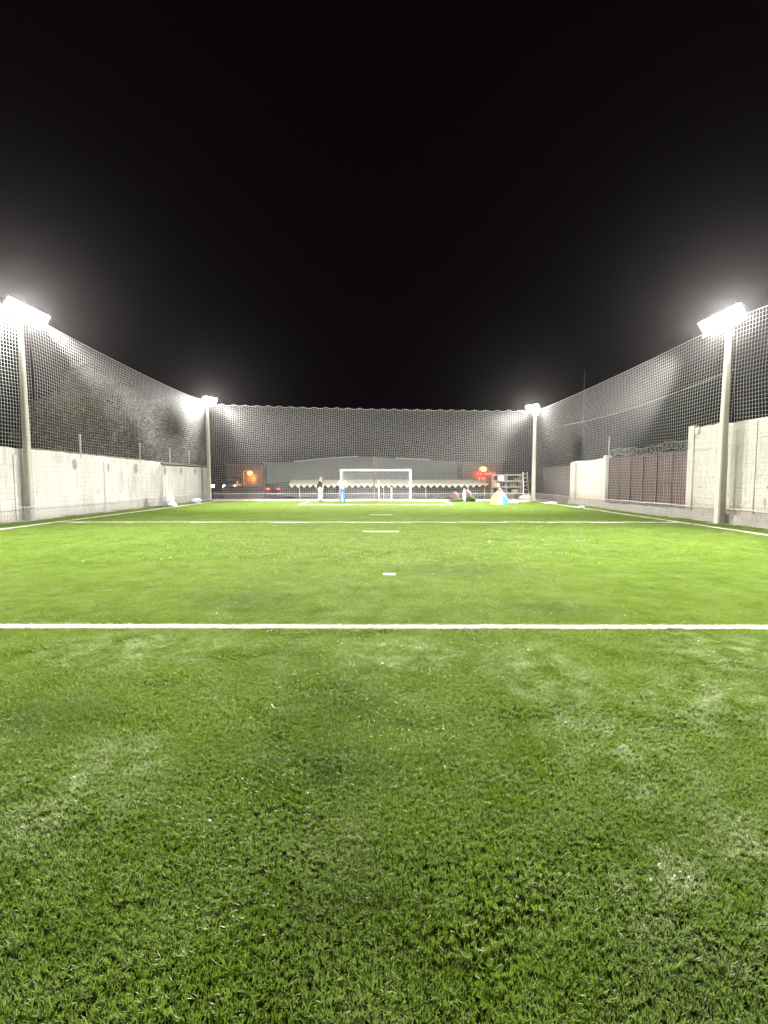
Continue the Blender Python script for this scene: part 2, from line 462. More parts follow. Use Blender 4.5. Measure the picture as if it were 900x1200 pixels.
def scatter_patch(name, V, T, mat, x0, x1, y0, y1, step, seed):
    me = np_mesh(name, V, T)
    o = link_mesh(name, me, mat)
    tag(o, kind='stuff')
    ng = bpy.data.node_groups.new(name + '_scatter', 'GeometryNodeTree')
    ng.interface.new_socket('Geometry', in_out='INPUT', socket_type='NodeSocketGeometry')
    ng.interface.new_socket('Geometry', in_out='OUTPUT', socket_type='NodeSocketGeometry')
    N, L = ng.nodes, ng.links
    gi = N.new('NodeGroupInput'); go = N.new('NodeGroupOutput')
    gr = N.new('GeometryNodeMeshGrid')
    gr.inputs['Size X'].default_value = x1 - x0; gr.inputs['Size Y'].default_value = y1 - y0
    gr.inputs['Vertices X'].default_value = max(2, int(round((x1 - x0) / step)) + 1)
    gr.inputs['Vertices Y'].default_value = max(2, int(round((y1 - y0) / step)) + 1)
    tf = N.new('GeometryNodeTransform'); tf.inputs['Translation'].default_value = ((x0 + x1) / 2, (y0 + y1) / 2, 0)
    L.new(gr.outputs['Mesh'], tf.inputs['Geometry'])
    sp = N.new('GeometryNodeSetPosition'); L.new(tf.outputs[0], sp.inputs['Geometry'])
    rv = N.new('FunctionNodeRandomValue'); rv.data_type = 'FLOAT_VECTOR'
    j = step * 0.22
    rv.inputs['Min'].default_value = (-j, -j, -0.0015); rv.inputs['Max'].default_value = (j, j, 0.0015); rv.inputs['Seed'].default_value = seed
    L.new(rv.outputs['Value'], sp.inputs['Offset'])
    ip = N.new('GeometryNodeInstanceOnPoints')
    L.new(sp.outputs[0], ip.inputs['Points']); L.new(gi.outputs[0], ip.inputs['Instance'])
    rr = N.new('FunctionNodeRandomValue'); rr.data_type = 'FLOAT_VECTOR'
    rr.inputs['Min'].default_value = (-0.02, -0.02, 0); rr.inputs['Max'].default_value = (0.02, 0.02, 2 * PI); rr.inputs['Seed'].default_value = seed + 5
    L.new(rr.outputs['Value'], ip.inputs['Rotation'])
    rs = N.new('FunctionNodeRandomValue'); rs.data_type = 'FLOAT_VECTOR'
    rs.inputs['Min'].default_value = (0.95, 0.95, 0.85); rs.inputs['Max'].default_value = (1.05, 1.05, 1.12); rs.inputs['Seed'].default_value = seed + 9
    L.new(rs.outputs['Value'], ip.inputs['Scale'])
    L.new(ip.outputs[0], go.inputs[0])
    md = o.modifiers.new('scatter', 'NODES'); md.node_group = ng
    return o

V, T = blade_patch(0.48, 0.28, 0.0130, 10, 0.021, 0.034, 0.0030, 3)
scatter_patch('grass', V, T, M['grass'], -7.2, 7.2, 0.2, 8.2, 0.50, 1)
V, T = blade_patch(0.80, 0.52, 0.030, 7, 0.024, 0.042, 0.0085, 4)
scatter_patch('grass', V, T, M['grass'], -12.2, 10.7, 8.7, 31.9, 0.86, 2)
V, T = blade_patch(0.80, 0.52, 0.030, 7, 0.024, 0.042, 0.0085, 5)

# painted (white-fibre) markings, the pile of each a low raised strip with fibres of its own
def marking(name, x0, x1, y0, y1):
    lx, ly = x1 - x0, y1 - y0
    nxs = max(2, int(lx / 0.05) + 1); nys = max(2, int(ly / 0.05) + 1)
    long = max(lx, ly)
    if long > 15 and y0 > 8: nxs = max(2, int(lx / 0.15) + 1); nys = max(2, int(ly / 0.15) + 1)
    if lx < 0.2: nxs = 4
    if ly < 0.2: nys = 4
    X, Y = np.meshgrid(np.linspace(x0, x1, nxs), np.linspace(y0, y1, nys))
    X = X + rng.normal(0, 0.004, X.shape); Y = Y + rng.normal(0, 0.004, Y.shape)
    if lx > 15: Y = Y + 0.007 * np.sin(X * 1.9) + 0.005 * np.sin(X * 5.3 + 1)
    Z = 0.031 + rng.normal(0, 0.003, X.shape)
    edge = np.zeros_like(Z, bool); edge[0, :] = edge[-1, :] = True; edge[:, 0] = edge[:, -1] = True
    Z[edge] = 0.003
    Vt = np.stack([X.ravel(), Y.ravel(), Z.ravel()], 1)
    F = []
    for a in range(nys - 1):
        for b in range(nxs - 1):
            q = a * nxs + b
            F.append((q, q + 1, q + nxs + 1)); F.append((q, q + nxs + 1, q + nxs))
    F = np.array(F)
    # fibres
    area = lx * ly
    nb = int(area * (26000 if y0 < 8 else 5000))
    w = 0.0042 if y0 < 8 else 0.012
    base = np.stack([rng.uniform(x0 - .006, x1 + .006, nb), rng.uniform(y0 - .006, y1 + .006, nb)], 1)
    h = rng.uniform(0.034, 0.049, nb); a = rng.uniform(0, 2 * PI, nb)
    ln = rng.normal(0, 0.3, (nb, 2))
    wx, wy = np.cos(a) * w / 2, np.sin(a) * w / 2
    B = np.zeros((nb, 3, 3))
    B[:, 0] = np.stack([base[:, 0] - wx, base[:, 1] - wy, np.full(nb, .01)], 1)
    B[:, 1] = np.stack([base[:, 0] + wx, base[:, 1] + wy, np.full(nb, .01)], 1)
    B[:, 2] = np.stack([base[:, 0] + ln[:, 0] * h, base[:, 1] + ln[:, 1] * h, h], 1)
    T = np.arange(nb * 3).reshape(-1, 3) + len(Vt)
    me = np_mesh(name, np.concatenate([Vt, B.reshape(-1, 3)]), np.concatenate([F, T]))
    return tag(link_mesh(name, me, M['white_fibre']), kind='structure')
for nm, x0, x1, y0, y1, lb in LINES:
    marking(nm, x0, x1, y0, y1)

# ------------------------------------------------------------------ walls
def rough_wall(name, mat, x_face, thick, y0, y1, top0, top1, side, jag=0.02, z0=-0.03, parent=None, step=0.25, seed=0):
    """a wall along y: face at x_face, body on the outer side, slightly uneven top"""
    r = random.Random(seed)
    n = max(2, int((y1 - y0) / step) + 1)
    mb = MB()
    vs = []
    off = 0
    for i in range(n):
        t = i / (n - 1); y = y0 + (y1 - y0) * t
        off = 0.6 * off + r.uniform(-jag, jag)
        zt = top0 + (top1 - top0) * t + off
        dx = r.uniform(-0.006, 0.006)
        vs += [(x_face + dx, y, z0), (x_face + dx + side * -0.004, y, zt), (x_face + side * thick, y, zt + r.uniform(-jag, jag) * .4), (x_face + side * thick, y, z0)]
    fs = []
    for i in range(n - 1):
        a, b = i * 4, i * 4 + 4
        for k in range(4):
            k2 = (k + 1) % 4
            fs.append((a + k, b + k, b + k2, a + k2))
    fs.append((0, 1, 2, 3)); q = (n - 1) * 4; fs.append((q + 3, q + 2, q + 1, q))
    mb.add(vs, fs)
    return mb.build(name, mat, parent)

def blob_patch(name, mat, x, y, z, ry, rz_, side, parent, seed):
    """a flat stain with a ragged outline on a wall face"""
    r = random.Random(seed)
    n = 18
    pts = []
    for k in range(n):
        a = 2 * PI * k / n
        q = r.uniform(0.75, 1.15)
        dz = math.sin(a); 
        wdt = ry * (1.0 if dz > 0 else 1.0 - 0.45 * -dz)
        pts.append((x, y + math.cos(a) * wdt * q, z + dz * rz_ * q))
    mb = MB(); c = (x, y, z)
    mb.add([c] + pts, [(0, 1 + k, 1 + (k + 1) % n) for k in range(n)])
    return mb.build(name, mat, parent)

XW = -13.0
lw = empty('perimeter_wall', (XW, 14, 0))
tag(lw, 'long white limewashed wall with red coping and grey stains behind the left net', 'wall')
def in_parent(o, par):
    o.parent = par; o.matrix_parent_inverse = Matrix.Translation(-Vector(par.location)); return o
body = in_parent(rough_wall('wall', M['paint_left'], XW - 0.12, 0.22, -3, 27.3, 2.84, 2.50, -1, 0.018, seed=1), lw)
body2 = in_parent(rough_wall('wall', M['paint_left'], XW - 0.03, 0.25, 27.3, 34.1, 2.30, 2.36, -1, 0.008, seed=2), lw)
mb = MB()
mb.box((XW - 0.10, 30.5, 2.46), (0.34, 6.4, 0.10)); 
in_parent(mb.build('coping', M['coping'], bevel=0.01), lw)
mb = MB()
for i in range(30):
    y = 17.0 + i * 0.36
    top = 2.84 - 0.34 * (y + 3) / 30.3
    mb.box((XW - 0.25, y + .18, top + 0.03), (0.20, 0.345, 0.075 + random.uniform(-.02, .02)))
in_parent(mb.build('coping', M['coping']), lw)
mb = MB()
for y in (12.2, 16.6, 21.9, 27.3):
    mb.box((XW - 0.108, y, 1.18), (0.05, 0.24, 2.36))
in_parent(mb.build('pilaster', M['paint_left'], bevel=0.015), lw)
for i, (y, z, a, b_) in enumerate(((19.75, 2.13, .16, .27), (22.15, 2.06, .10, .24), (24.6, 2.05, .20, .30), (27.62, 2.0, .16, .28), (29.8, 2.0, .17, .26), (32.0, 2.03, .15, .22), (21.3, .95, .05, .05), (22.4, .98, .05, .05), (23.1, .92, .05, .05))):
    in_parent(blob_patch('stain', M['stain'], XW + (-0.108 if y < 27.2 else -0.018), y, z, a, b_, 1, None, 30 + i), lw)
for i, y in enumerate((20.2, 25.1, 28.6, 31.4)):
    mb = MB(); mb.box((XW - 0.14, y, 2.92), (0.06, 0.06, 1.0)); mb.box((XW - 0.14, y + .0, 3.42), (0.05, 0.16, 0.03))
    o = mb.build('fence_post', M['steel'])
    tag(o, ['thin steel post standing on the white wall nearest the camera side of the trees', 'second thin steel post on top of the white wall', 'third thin steel post above the red coping of the wall', 'farthest thin steel post above the red coping near the corner lamp'][i], 'post', 'steel posts on top of the left wall')

XP = 11.62
rw = empty('perimeter_wall', (XP, 8, 0))
tag(rw, 'tall rough cream rendered wall beside the brown gate and behind the near right lamp post', 'wall')
in_parent(rough_wall('wall', M['paint_right'], XP, 0.3, -3, 18.05, 3.42, 3.44, 1, 0.03, seed=5), rw)
mb = MB(); mb.box((XP + 0.06, 17.93, 1.76), (0.22, 0.34, 3.52)); mb.box((XP + 0.05, 17.60, 3.30), (0.24, 0.2, 0.25))
in_parent(mb.build('pier', M['paint_right'], bevel=0.02), rw)
mb = MB(); mb.box((XP - 0.005, 14.93, 1.75), (0.05, 0.30, 3.2)); mb.box((XP - 0.005, 10.0, 1.75), (0.05, 0.30, 3.2))
in_parent(mb.build('pilaster', M['paint_right'], bevel=0.015), rw)
mb = MB()
mb.box((XP - 0.012, 8.0, 2.66), (0.04, 19.6, 0.035)); mb.box((XP - 0.012, 14.2, 2.96), (0.04, 2.6, 0.03)); mb.box((XP - 0.012, 15.2, 3.12), (0.035, 1.6, 0.03)); mb.box((XP - 0.012, 14.6, 2.83), (0.035, 1.9, 0.025))
in_parent(mb.build('ledge', M['paint_right'], bevel=0.01), rw)
in_parent(blob_patch('stain', M['stain'], XP - .008, 14.35, 0.78, .05, .20, -1, None, 61), rw)
in_parent(blob_patch('stain', M['stain'], XP - .009, 14.30, 1.27, .04, .05, -1, None, 62), rw)

w2 = empty('perimeter_wall', (XP, 27, 0))
tag(w2, 'short cream rendered wall with a pilaster between the brown gate and the brown wall', 'wall')
in_parent(rough_wall('wall', M['paint_right'], XP, 0.25, 24.85, 29.3, 2.62, 2.58, 1, 0.02, seed=8), w2)
mb = MB(); mb.box((XP + 0.03, 24.75, 1.38), (0.3, 0.30, 2.76)); in_parent(mb.build('pier', M['paint_right'], bevel=0.02), w2)
mb = MB(); mb.box((XP - 0.02, 29.0, 1.27), (0.16, 0.7, 2.55)); in_parent(mb.build('pilaster', M['paint_right'], bevel=0.015), w2)
w3 = rough_wall('brick_wall', M['brown_wall'], XP + 0.28, 0.2, 29.3, 35.5, 2.42, 2.42, 1, 0.01, seed=9)
tag(w3, 'dark brown wall at the far right corner behind the net', 'wall')
pl = rough_wall('concrete_plinth', M['concrete'], XP - 0.16, 0.155, -3, 29.4, 0.52, 0.26, 1, 0.03, seed=12)
tag(pl, 'rough grey concrete footing along the bottom of the right wall and gate', 'plinth')

# gate
gt = empty('sliding_gate', (XP + 0.1, 21.4, 0))
tag(gt, 'wide dark brown corrugated metal gate between two cream walls', 'gate')
npan = 6; gy0, gy1 = 18.12, 24.6
for i in range(npan):
    a = gy0 + (gy1 - gy0) * i / npan; b_ = gy0 + (gy1 - gy0) * (i + 1) / npan
    mb = MB()
    nr = 9
    for k in range(nr):
        yc = a + 0.03 + (b_ - a - 0.06) * (k + 0.5) / nr
        mb.box((XP + 0.10 + 0.012 * (k % 2), yc, 1.48), (0.03, (b_ - a - .06) / nr, 2.26))
    in_parent(mb.build('panel', M['gate_brown']), gt)
mb = MB()
for i in range(npan + 1):
    y = gy0 + (gy1 - gy0) * i / npan
    mb.box((XP + 0.075, y, 1.48), (0.06, 0.05, 2.28))
for z in (0.36, 1.45, 2.60): mb.box((XP + 0.068, 21.36, z), (0.05, 6.4, 0.05))
in_parent(mb.build('frame', M['dark_metal']), gt)

rz = MB(); pts = []
ncoil = 26
for k in range(ncoil * 14 + 1):
    t = k / (ncoil * 14); a = 2 * PI * k / 14
    rr = 0.16 + 0.04 * math.sin(k * 0.37)
    pts.append((XP + 0.12 + math.cos(a) * rr, 18.1 + 6.5 * t + 0.05 * math.sin(a * .5 + k), 2.84 + math.sin(a) * rr + 0.06 * math.sin(t * 9)))
rz.tube(pts, 0.007, 4)
for k in range(0, len(pts), 4):
    p = Vector(pts[k]); d = Vector((random.uniform(-1, 1), random.uniform(-1, 1), random.uniform(-1, 1))).normalized() * 0.05
    rz.tube([p - d, p + d], [0.004, 0.010], 3)
tag(rz.build('razor_wire', M['razor']), 'silver coil of razor wire stretched along the top of the brown gate', 'razor wire')
mb = MB(); mb.tube([(XP + .12, 24.8, 2.74), (XP + .12, 24.8, 3.75)], 0.035, 6)
tag(mb.build('fence_post', M['steel']), 'thin upright pipe on the pier at the far side of the brown gate', 'post')
mb = MB(); mb.tube([(13.6, 32.6, -0.03), (13.6, 32.6, 9.0)], [0.06, 0.035], 8)
tag(mb.build('utility_pole', M['dark_metal']), 'tall thin dark pole rising above the far right net behind the brown wall', 'pole')
mb = MB(); mb.tube([(13.75, 16.8, -0.03), (13.75, 16.8, 7.3)], [0.13, 0.10], 8)
tag(mb.build('utility_pole', M['wood']), 'brown wooden pole behind the tall cream wall at the right edge', 'pole')

# ------------------------------------------------------------------ floodlights
def floodlight(loc, H, yaw, label, targets, wb=0.135, wt=0.072, span=1.9, tilt=34):
    root = empty('floodlight', loc)
    tag(root, label, 'floodlight', 'floodlights on posts around the pitch')
    mb = MB()
    vs = []
    for z, w in ((-0.03, wb), (H, wt)):
        c = w * 0.28
        for x, y in ((-w, -w + c), (-w + c, -w), (w - c, -w), (w, -w + c), (w, w - c), (w - c, w), (-w + c, w), (-w, w - c)):
            vs.append((x, y, z))
    mb.add(vs, [tuple(range(7, -1, -1)), tuple(range(8, 16))] + [(k, (k + 1) % 8, 8 + (k + 1) % 8, 8 + k) for k in range(8)])
    mb.build('pole', M['pole'], root)
    Rz = Matrix.Rotation(yaw, 4, 'Z')          # local +y is the direction the arm faces
    arm = MB(); arm.box((0, 0, 0), (span, 0.08, 0.08)); 
    o = arm.build('crossarm', M['steel'], root); o.matrix_local = Matrix.Translation((0, 0, H + 0.04)) @ Rz @ Matrix.Translation((0, .19, 0))
    arm = MB(); arm.box((0, .08, 0), (.07, .22, .07)); o = arm.build('strut', M['steel'], root); o.matrix_local = Matrix.Translation((0, 0, H + 0.035)) @ Rz
    nheads = len(targets)
    hw = span / nheads * 0.95
    for i, (tx_, ty_, spread, pw) in enumerate(targets):
        tg = (tx_, ty_)
        x = (i - (nheads - 1) / 2) * span / nheads
        p = Vector(loc) + Rz.to_3x3() @ Vector((x, 0.25, 0)) + Vector((0, 0, H + 0.32))
        d = (Vector((tg[0], tg[1], 0)) - p).normalized()
        q = d.to_track_quat('Y', 'Z')
        loc_m = Matrix.Translation(p - Vector(loc)) @ q.to_matrix().to_4x4()
        loc_m = Matrix.Translation(p - Vector(loc)) @ Rz @ Matrix.Rotation(R(-tilt), 4, 'X')
        hb = MB(); hb.box((0, -0.05, 0), (hw * .94, 0.08, 0.42))
        for k in range(7): hb.box((-hw / 2 + hw * (k + .5) / 7, -0.12, 0), (0.012, 0.06, 0.36))
        hd = hb.build('lamp_head', M['dark_metal'], root, bevel=0.006); hd.matrix_local = loc_m
        g = MB(); g.box((0, 0.014, 0), (hw, 0.045, 0.46))
        g.build('lens', M['lamp'], hd, bevel=0.006)
        yk = MB(); yk.box((0, -0.06, -0.28), (0.06, 0.05, 0.12)); yk.build('bracket', M['steel'], hd)
        ld_ = bpy.data.lights.new('led_array', 'AREA'); ld_.shape = 'RECTANGLE'; ld_.size = hw * .92; ld_.size_y = .45
        ld_.energy = HEAD_W * pw; ld_.color = (1.0, 0.965, 0.87); ld_.spread = R(spread)
        lo = bpy.data.objects.new('led_array', ld_); C.objects.link(lo); lo.parent = hd
        q_ = d.to_track_quat('-Z', 'Y').to_matrix().to_4x4()
        lo.matrix_local = loc_m.inverted() @ Matrix.Translation(p - Vector(loc) + loc_m.to_3x3() @ Vector((0, .16, 0))) @ q_
        ld_.size = hw * .5; ld_.size_y = .24
    return root

floodlight((-12.92, 16.9, 0), 7.05, R(-90), 'tall floodlight post in front of the white wall, nearest on the left', [(0.0, 36.0, 78, .58), (-1.0, 8.0, 115, .82), (-2.0, 0.0, 110, 1.25)], wb=.125, wt=.066)
floodlight((11.25, 15.75, 0), 6.40, R(90), 'tall floodlight post in front of the cream wall, nearest on the right', [(1.5, 0.0, 110, 1.25), (0.5, 8.0, 115, .82), (0.0, 36.0, 78, .58)])
floodlight((-12.35, 32.75, 0), 6.6, R(-125), 'distant floodlight post at the end of the white left wall', [(-1.0, 26.5, 95, .6), (-1.0, 15.0, 115, .8)], wb=.12, wt=.08, span=1.0)
floodlight((10.35, 32.85, 0), 6.1, R(125), 'distant floodlight post at the far right corner beside the shelves', [(0.0, 15.0, 115, .8), (0.0, 26.5, 95, .6)], wb=.13, wt=.085, span=1.0)

# ------------------------------------------------------------------ nets
def smooth_noise(n, m, amp, cells_n, cells_m, seed):
    r = np.random.default_rng(seed)
    g = r.normal(0, 1, (cells_n + 2, cells_m + 2))
    u = np.linspace(0, cells_n, n); v = np.linspace(0, cells_m, m)
    i = np.minimum(u.astype(int), cells_n); j = np.minimum(v.astype(int), cells_m)
    fu = (u - i)[:, None]; fv = (v - j)[None, :]
    fu = fu * fu * (3 - 2 * fu); fv = fv * fv * (3 - 2 * fv)
    a = g[np.ix_(i, j)]; b = g[np.ix_(i + 1, j)]; c = g[np.ix_(i, j + 1)]; d = g[np.ix_(i + 1, j + 1)]
    return amp * ((a * (1 - fu) + b * fu) * (1 - fv) + (c * (1 - fu) + d * fu) * fv)

def net_panel(p0, p1, top0, top1, sag, zb, cell, rad, seed, name, parent, scallop=0.0, per=0.8, wave=0.05, bulge=0.06):
    p0 = np.array(p0, float); p1 = np.array(p1, float)
    Ln = np.hypot(*(p1 - p0)); t = (p1 - p0) / Ln; nrm = np.array([-t[1], t[0]])
    n = int(Ln / cell) + 1
    s = np.linspace(0, 1, n)
    top = top0 + (top1 - top0) * s - sag * 4 * s * (1 - s)
    if scallop:
        ph = (s * Ln / per) % 1.0
        top = top - scallop * 4 * ph * (1 - ph)
    m = int((max(top0, top1) - zb) / cell) + 1
    v = np.linspace(0, 1, m)
    Z = zb + (top[:, None] - zb) * v[None, :]
    env = np.sin(np.clip(v, 0, 1) * PI)[None, :] * 0.8 + 0.1
    Z = Z + smooth_noise(n, m, wave, max(2, int(Ln / 2.2)), 4, seed) * env
    off = smooth_noise(n, m, bulge, max(2, int(Ln / 3)), 3, seed + 1) * env
    al = smooth_noise(n, m, wave * .8, max(2, int(Ln / 2.5)), 4, seed + 2) * env
    X = p0[0] + t[0] * (s[:, None] * Ln + al) + nrm[0] * off
    Y = p0[1] + t[1] * (s[:, None] * Ln + al) + nrm[1] * off
    P = np.stack([X, Y, Z], 2)
    t3 = np.array([t[0], t[1], 0]); n3 = np.array([nrm[0], nrm[1], 0]); z3 = np.array([0, 0, 1.0])
    k = 3
    ang = [2 * PI * q / k + 0.5 for q in range(k)]
    A = np.stack([P + rad * (math.cos(a) * t3 + math.sin(a) * n3) for a in ang], 2)       # (n,m,k,3)
    B = np.stack([P + rad * (math.cos(a) * z3 + math.sin(a) * n3) for a in ang], 2)
    idx = np.arange(n * m * k).reshape(n, m, k)
    F = []
    for q in range(k):
        q2 = (q + 1) % k
        F.append(np.stack([idx[:, :-1, q], idx[:, :-1, q2], idx[:, 1:, q2], idx[:, 1:, q]], 2).reshape(-1, 4))
    off_i = n * m * k
    for q in range(k):
        q2 = (q + 1) % k
        F.append(off_i + np.stack([idx[:-1, :, q], idx[:-1, :, q2], idx[1:, :, q2], idx[1:, :, q]], 2).reshape(-1, 4))
    V = np.concatenate([A.reshape(-1, 3), B.reshape(-1, 3)])
    me = np_mesh(name, V, np.concatenate(F))
    link_mesh(name, me, M['net'], parent)
    return P

CELL = 0.125
NETR = 0.0036
def net(label, panels, seed, rad=NETR):
    root = empty('perimeter_net', (0, 0, 0))
    tag(root, label, 'net', 'ball nets around the pitch')
    for i, (p0, p1, t0, t1, sag, sc) in enumerate(panels):
        P = net_panel(p0, p1, t0, t1, sag, 0.04, CELL, rad, seed + 10 * i, 'mesh', root, scallop=sc)
        net_panel(p0, p1, 0.52, 0.52, 0, 0.03, CELL * 0.6, NETR * .9, seed + 10 * i + 4, 'skirt', root, wave=0.01, bulge=0.03)
        r = MB(); r.tube([tuple(q) for q in P[::2, -1]], 0.008, 5); r.build('head_rope', M['net'], root)
        r = MB()
        L_ = np.hypot(p1[0] - p0[0], p1[1] - p0[1]); nn = int(L_ / 0.7)
        r.tube([(p0[0] + (p1[0] - p0[0]) * k / nn, p0[1] + (p1[1] - p0[1]) * k / nn, 0.52 + 0.012 * math.sin(k * 1.7)) for k in range(nn + 1)], 0.013, 5)
        r.build('foot_rope', M['net'], root)
    return root

net('tall white ball net hung in front of the white wall on the left', [
    ((-12.30, 32.95), (-12.62, 16.9), 6.75, 7.30, 0.16, 0.0), ((-12.62, 16.88), (-12.68, 0.0), 7.30, 7.2, 0.25, 0.0)], 100)
net('tall white ball net across the far end behind the goal', [((-12.2, 33.02), (10.35, 33.10), 6.80, 6.35, 0.10, 0.13)], 200, 0.0044)
rn = net('tall white ball net hung in front of the gate and cream wall on the right', [
    ((10.50, 32.9), (11.40, 15.6), 6.25, 6.75, 0.10, 0.0), ((11.40, 15.58), (11.42, 0.0), 6.75, 6.6, 0.2, 0.0)], 300)
r = MB(); r.tube([(10.7 + 0.7 * k / 12, 28.5 - 12.9 * k / 12, 4.75 + 0.35 * k / 12 - 0.25 * math.sin(PI * k / 12)) for k in range(13)], 0.006, 5)
r.build('middle_rope', M['net'], rn)

# ------------------------------------------------------------------ goal
gx0, gx1, gy, gh = -3.02, 1.66, 31.75, 2.13
gl = empty('goal', ((gx0 + gx1) / 2, gy, 0))
tag(gl, 'white football goal with net at the far end of the pitch', 'goal')
for x in (gx0, gx1):
    mb = MB(); mb.tube([(x, gy, 0.0), (x, gy, gh)], 0.062, 14)
    in_parent(mb.build('post', M['goal_white'], smooth=False), gl)
mb = MB(); mb.tube([(gx0 - .06, gy, gh), (gx1 + .06, gy, gh)], 0.062, 14); in_parent(mb.build('crossbar', M['goal_white']), gl)
for x in (gx0, gx1):
    mb = MB(); mb.tube([(x, gy, gh), (x, gy + .45, gh - .02), (x, gy + 0.95, 0.05), (x, gy, 0.04)], 0.022, 8)
    in_parent(mb.build('side_bar', M['goal_white']), gl)
mb = MB(); mb.tube([(gx0, gy + .95, .05), (gx1, gy + .95, .05)], 0.02, 8); in_parent(mb.build('ground_bar', M['goal_white']), gl)
mb = MB()
prof = [(0.0, gh - .03)] + [(0.45 * k / 3, gh - .03) for k in (1, 2, 3)] + [(0.45 + 0.5 * k / 16, (gh - .03) * (1 - k / 16) + .05) for k in range(1, 17)]
for k in range(37):
    x = gx0 + (gx1 - gx0) * k / 36
    mb.tube([(x, gy + u, w - 0.03 * math.sin(k * 1.3 + w)) for u, w in prof], 0.003, 3, cap=False)
for u, w in prof[1:]:
    mb.tube([(gx0 + (gx1 - gx0) * k / 12, gy + u, w - 0.02 * math.sin(k)) for k in range(13)], 0.003, 3, cap=False)
in_parent(mb.build('net', M['net']), gl)

# ------------------------------------------------------------------ trees behind the left wall
def tree(loc, h, spread, seed, label):
    r = random.Random(seed); rg = np.random.default_rng(seed)
    root = empty('tree', loc); tag(root, label, 'tree', 'trees behind the left wall')
    tb = MB()
    tb.tube([(0, 0, -0.05), (.08, .05, h * .2), (-.05, .1, h * .45), (.1, 0, h * .75)], [.22, .17, .12, .05], 8)
    cl = []
    for k in range(11):
        a = r.uniform(0, 2 * PI); z0 = h * r.uniform(.22, .62); ln = spread * r.uniform(.55, 1.0); up = h * r.uniform(.08, .32)
        mid = (math.cos(a) * ln * .5, math.sin(a) * ln * .5, z0 + up * .65); end = (math.cos(a) * ln, math.sin(a) * ln, z0 + up)
        tb.tube([(0, 0, z0), mid, end], [.075, .045, .015], 6)
        for q in range(4):
            f = r.uniform(.4, 1.05)
            cl.append((end[0] * f + r.uniform(-.5, .5), end[1] * f + r.uniform(-.5, .5), z0 + up * f + r.uniform(-.3, .5), r.uniform(.45, .95)))
    for k in range(7): cl.append((r.uniform(-.6, .6), r.uniform(-.6, .6), h * r.uniform(.7, .97), r.uniform(.4, .8)))
    tb.build('trunk', M['bark'], root, smooth=True)
    Vs = []
    for cx, cy, cz, cr in cl:
        n = int(150 * cr / .6)
        d = rg.normal(0, 1, (n, 3)); d /= np.linalg.norm(d, axis=1)[:, None]
        p = d * (cr * rg.random(n) ** .45)[:, None] * np.array([1, 1, .75]) + np.array([cx, cy, cz])
        a = rg.normal(0, 1, (n, 3)); a /= np.linalg.norm(a, axis=1)[:, None]
        b = np.cross(a, rg.normal(0, 1, (n, 3))); b /= np.linalg.norm(b, axis=1)[:, None]
        L_ = rg.uniform(.07, .15, n)[:, None]; W_ = L_ * .42
        Vs.append(np.stack([p - a * L_, p + b * W_, p + a * L_, p - b * W_], 1))
    V = np.concatenate(Vs).reshape(-1, 3)
    V[:, 2] = np.maximum(V[:, 2], .3)
    me = np_mesh('crown', V, np.arange(len(V)).reshape(-1, 4))
    link_mesh('crown', me, M['leaf'], root)
    return root
tree((-15.4, 22.5, 0), 6.2, 1.9, 41, 'low leafy tree behind the white wall, nearest to the left floodlight')
tree((-16.0, 26.0, 0), 7.6, 2.2, 42, 'bushy tree behind the middle of the white wall')
tree((-15.6, 29.4, 0), 6.9, 2.1, 43, 'olive green tree behind the red coping of the left wall')
tree((-17.2, 32.6, 0), 8.0, 2.5, 44, 'tallest tree behind the left wall close to the far floodlight')
tree((-14.9, 33.0, 0), 4.6, 1.6, 45, 'small bushy tree directly beyond the end of the white wall')
tree((-18.6, 28.6, 0), 8.2, 2.5, 46, 'tree set back behind the other trees left of the pitch')

# ------------------------------------------------------------------ beyond the far net
GB = -1.28
wh = empty('warehouse', (-2.1, 64, GB)); tag(wh, 'large low grey warehouse with a shallow gable beyond the far net', 'building')
mb = MB()
prof = [(-14.1, 0), (14.1, 0), (14.1, 5.05), (3.4, 5.55), (0.8, 5.75), (-1.5, 5.8), (-6.0, 5.5), (-10, 5.1), (-14.1, 5.02)]
mb.prism(prof, None, 24, lambda u, w, d: (u, d - 2, w)); mb.build('wall', M['metal_roof'], wh)
mb = MB()
for k in range(57):
    x = -14.0 + k * 0.5
    mb.box((x, -2.02, 2.4), (0.05, 0.035, 4.7))
mb.build('cladding_rib', M['metal_roof'], wh)
mb = MB(); mb.tube([(-10, -2.1, 5.14), (-6.0, -2.1, 5.54), (-1.5, -2.1, 5.84)], 0.05, 5); mb.build('roof_edge', M['roof_edge'], wh)
mb = MB(); mb.tube([(3.4, -2.1, 5.59), (8.0, -2.1, 5.37)], 0.05, 5); mb.build('roof_edge', M['roof_edge'], wh)
for x in (-11, -4.5, 2, 8.5):
    mb = MB(); mb.box((x, -2.05, 1.2), (3.2, 0.08, 2.4)); mb.build('shutter_door', M['dark_metal'], wh)

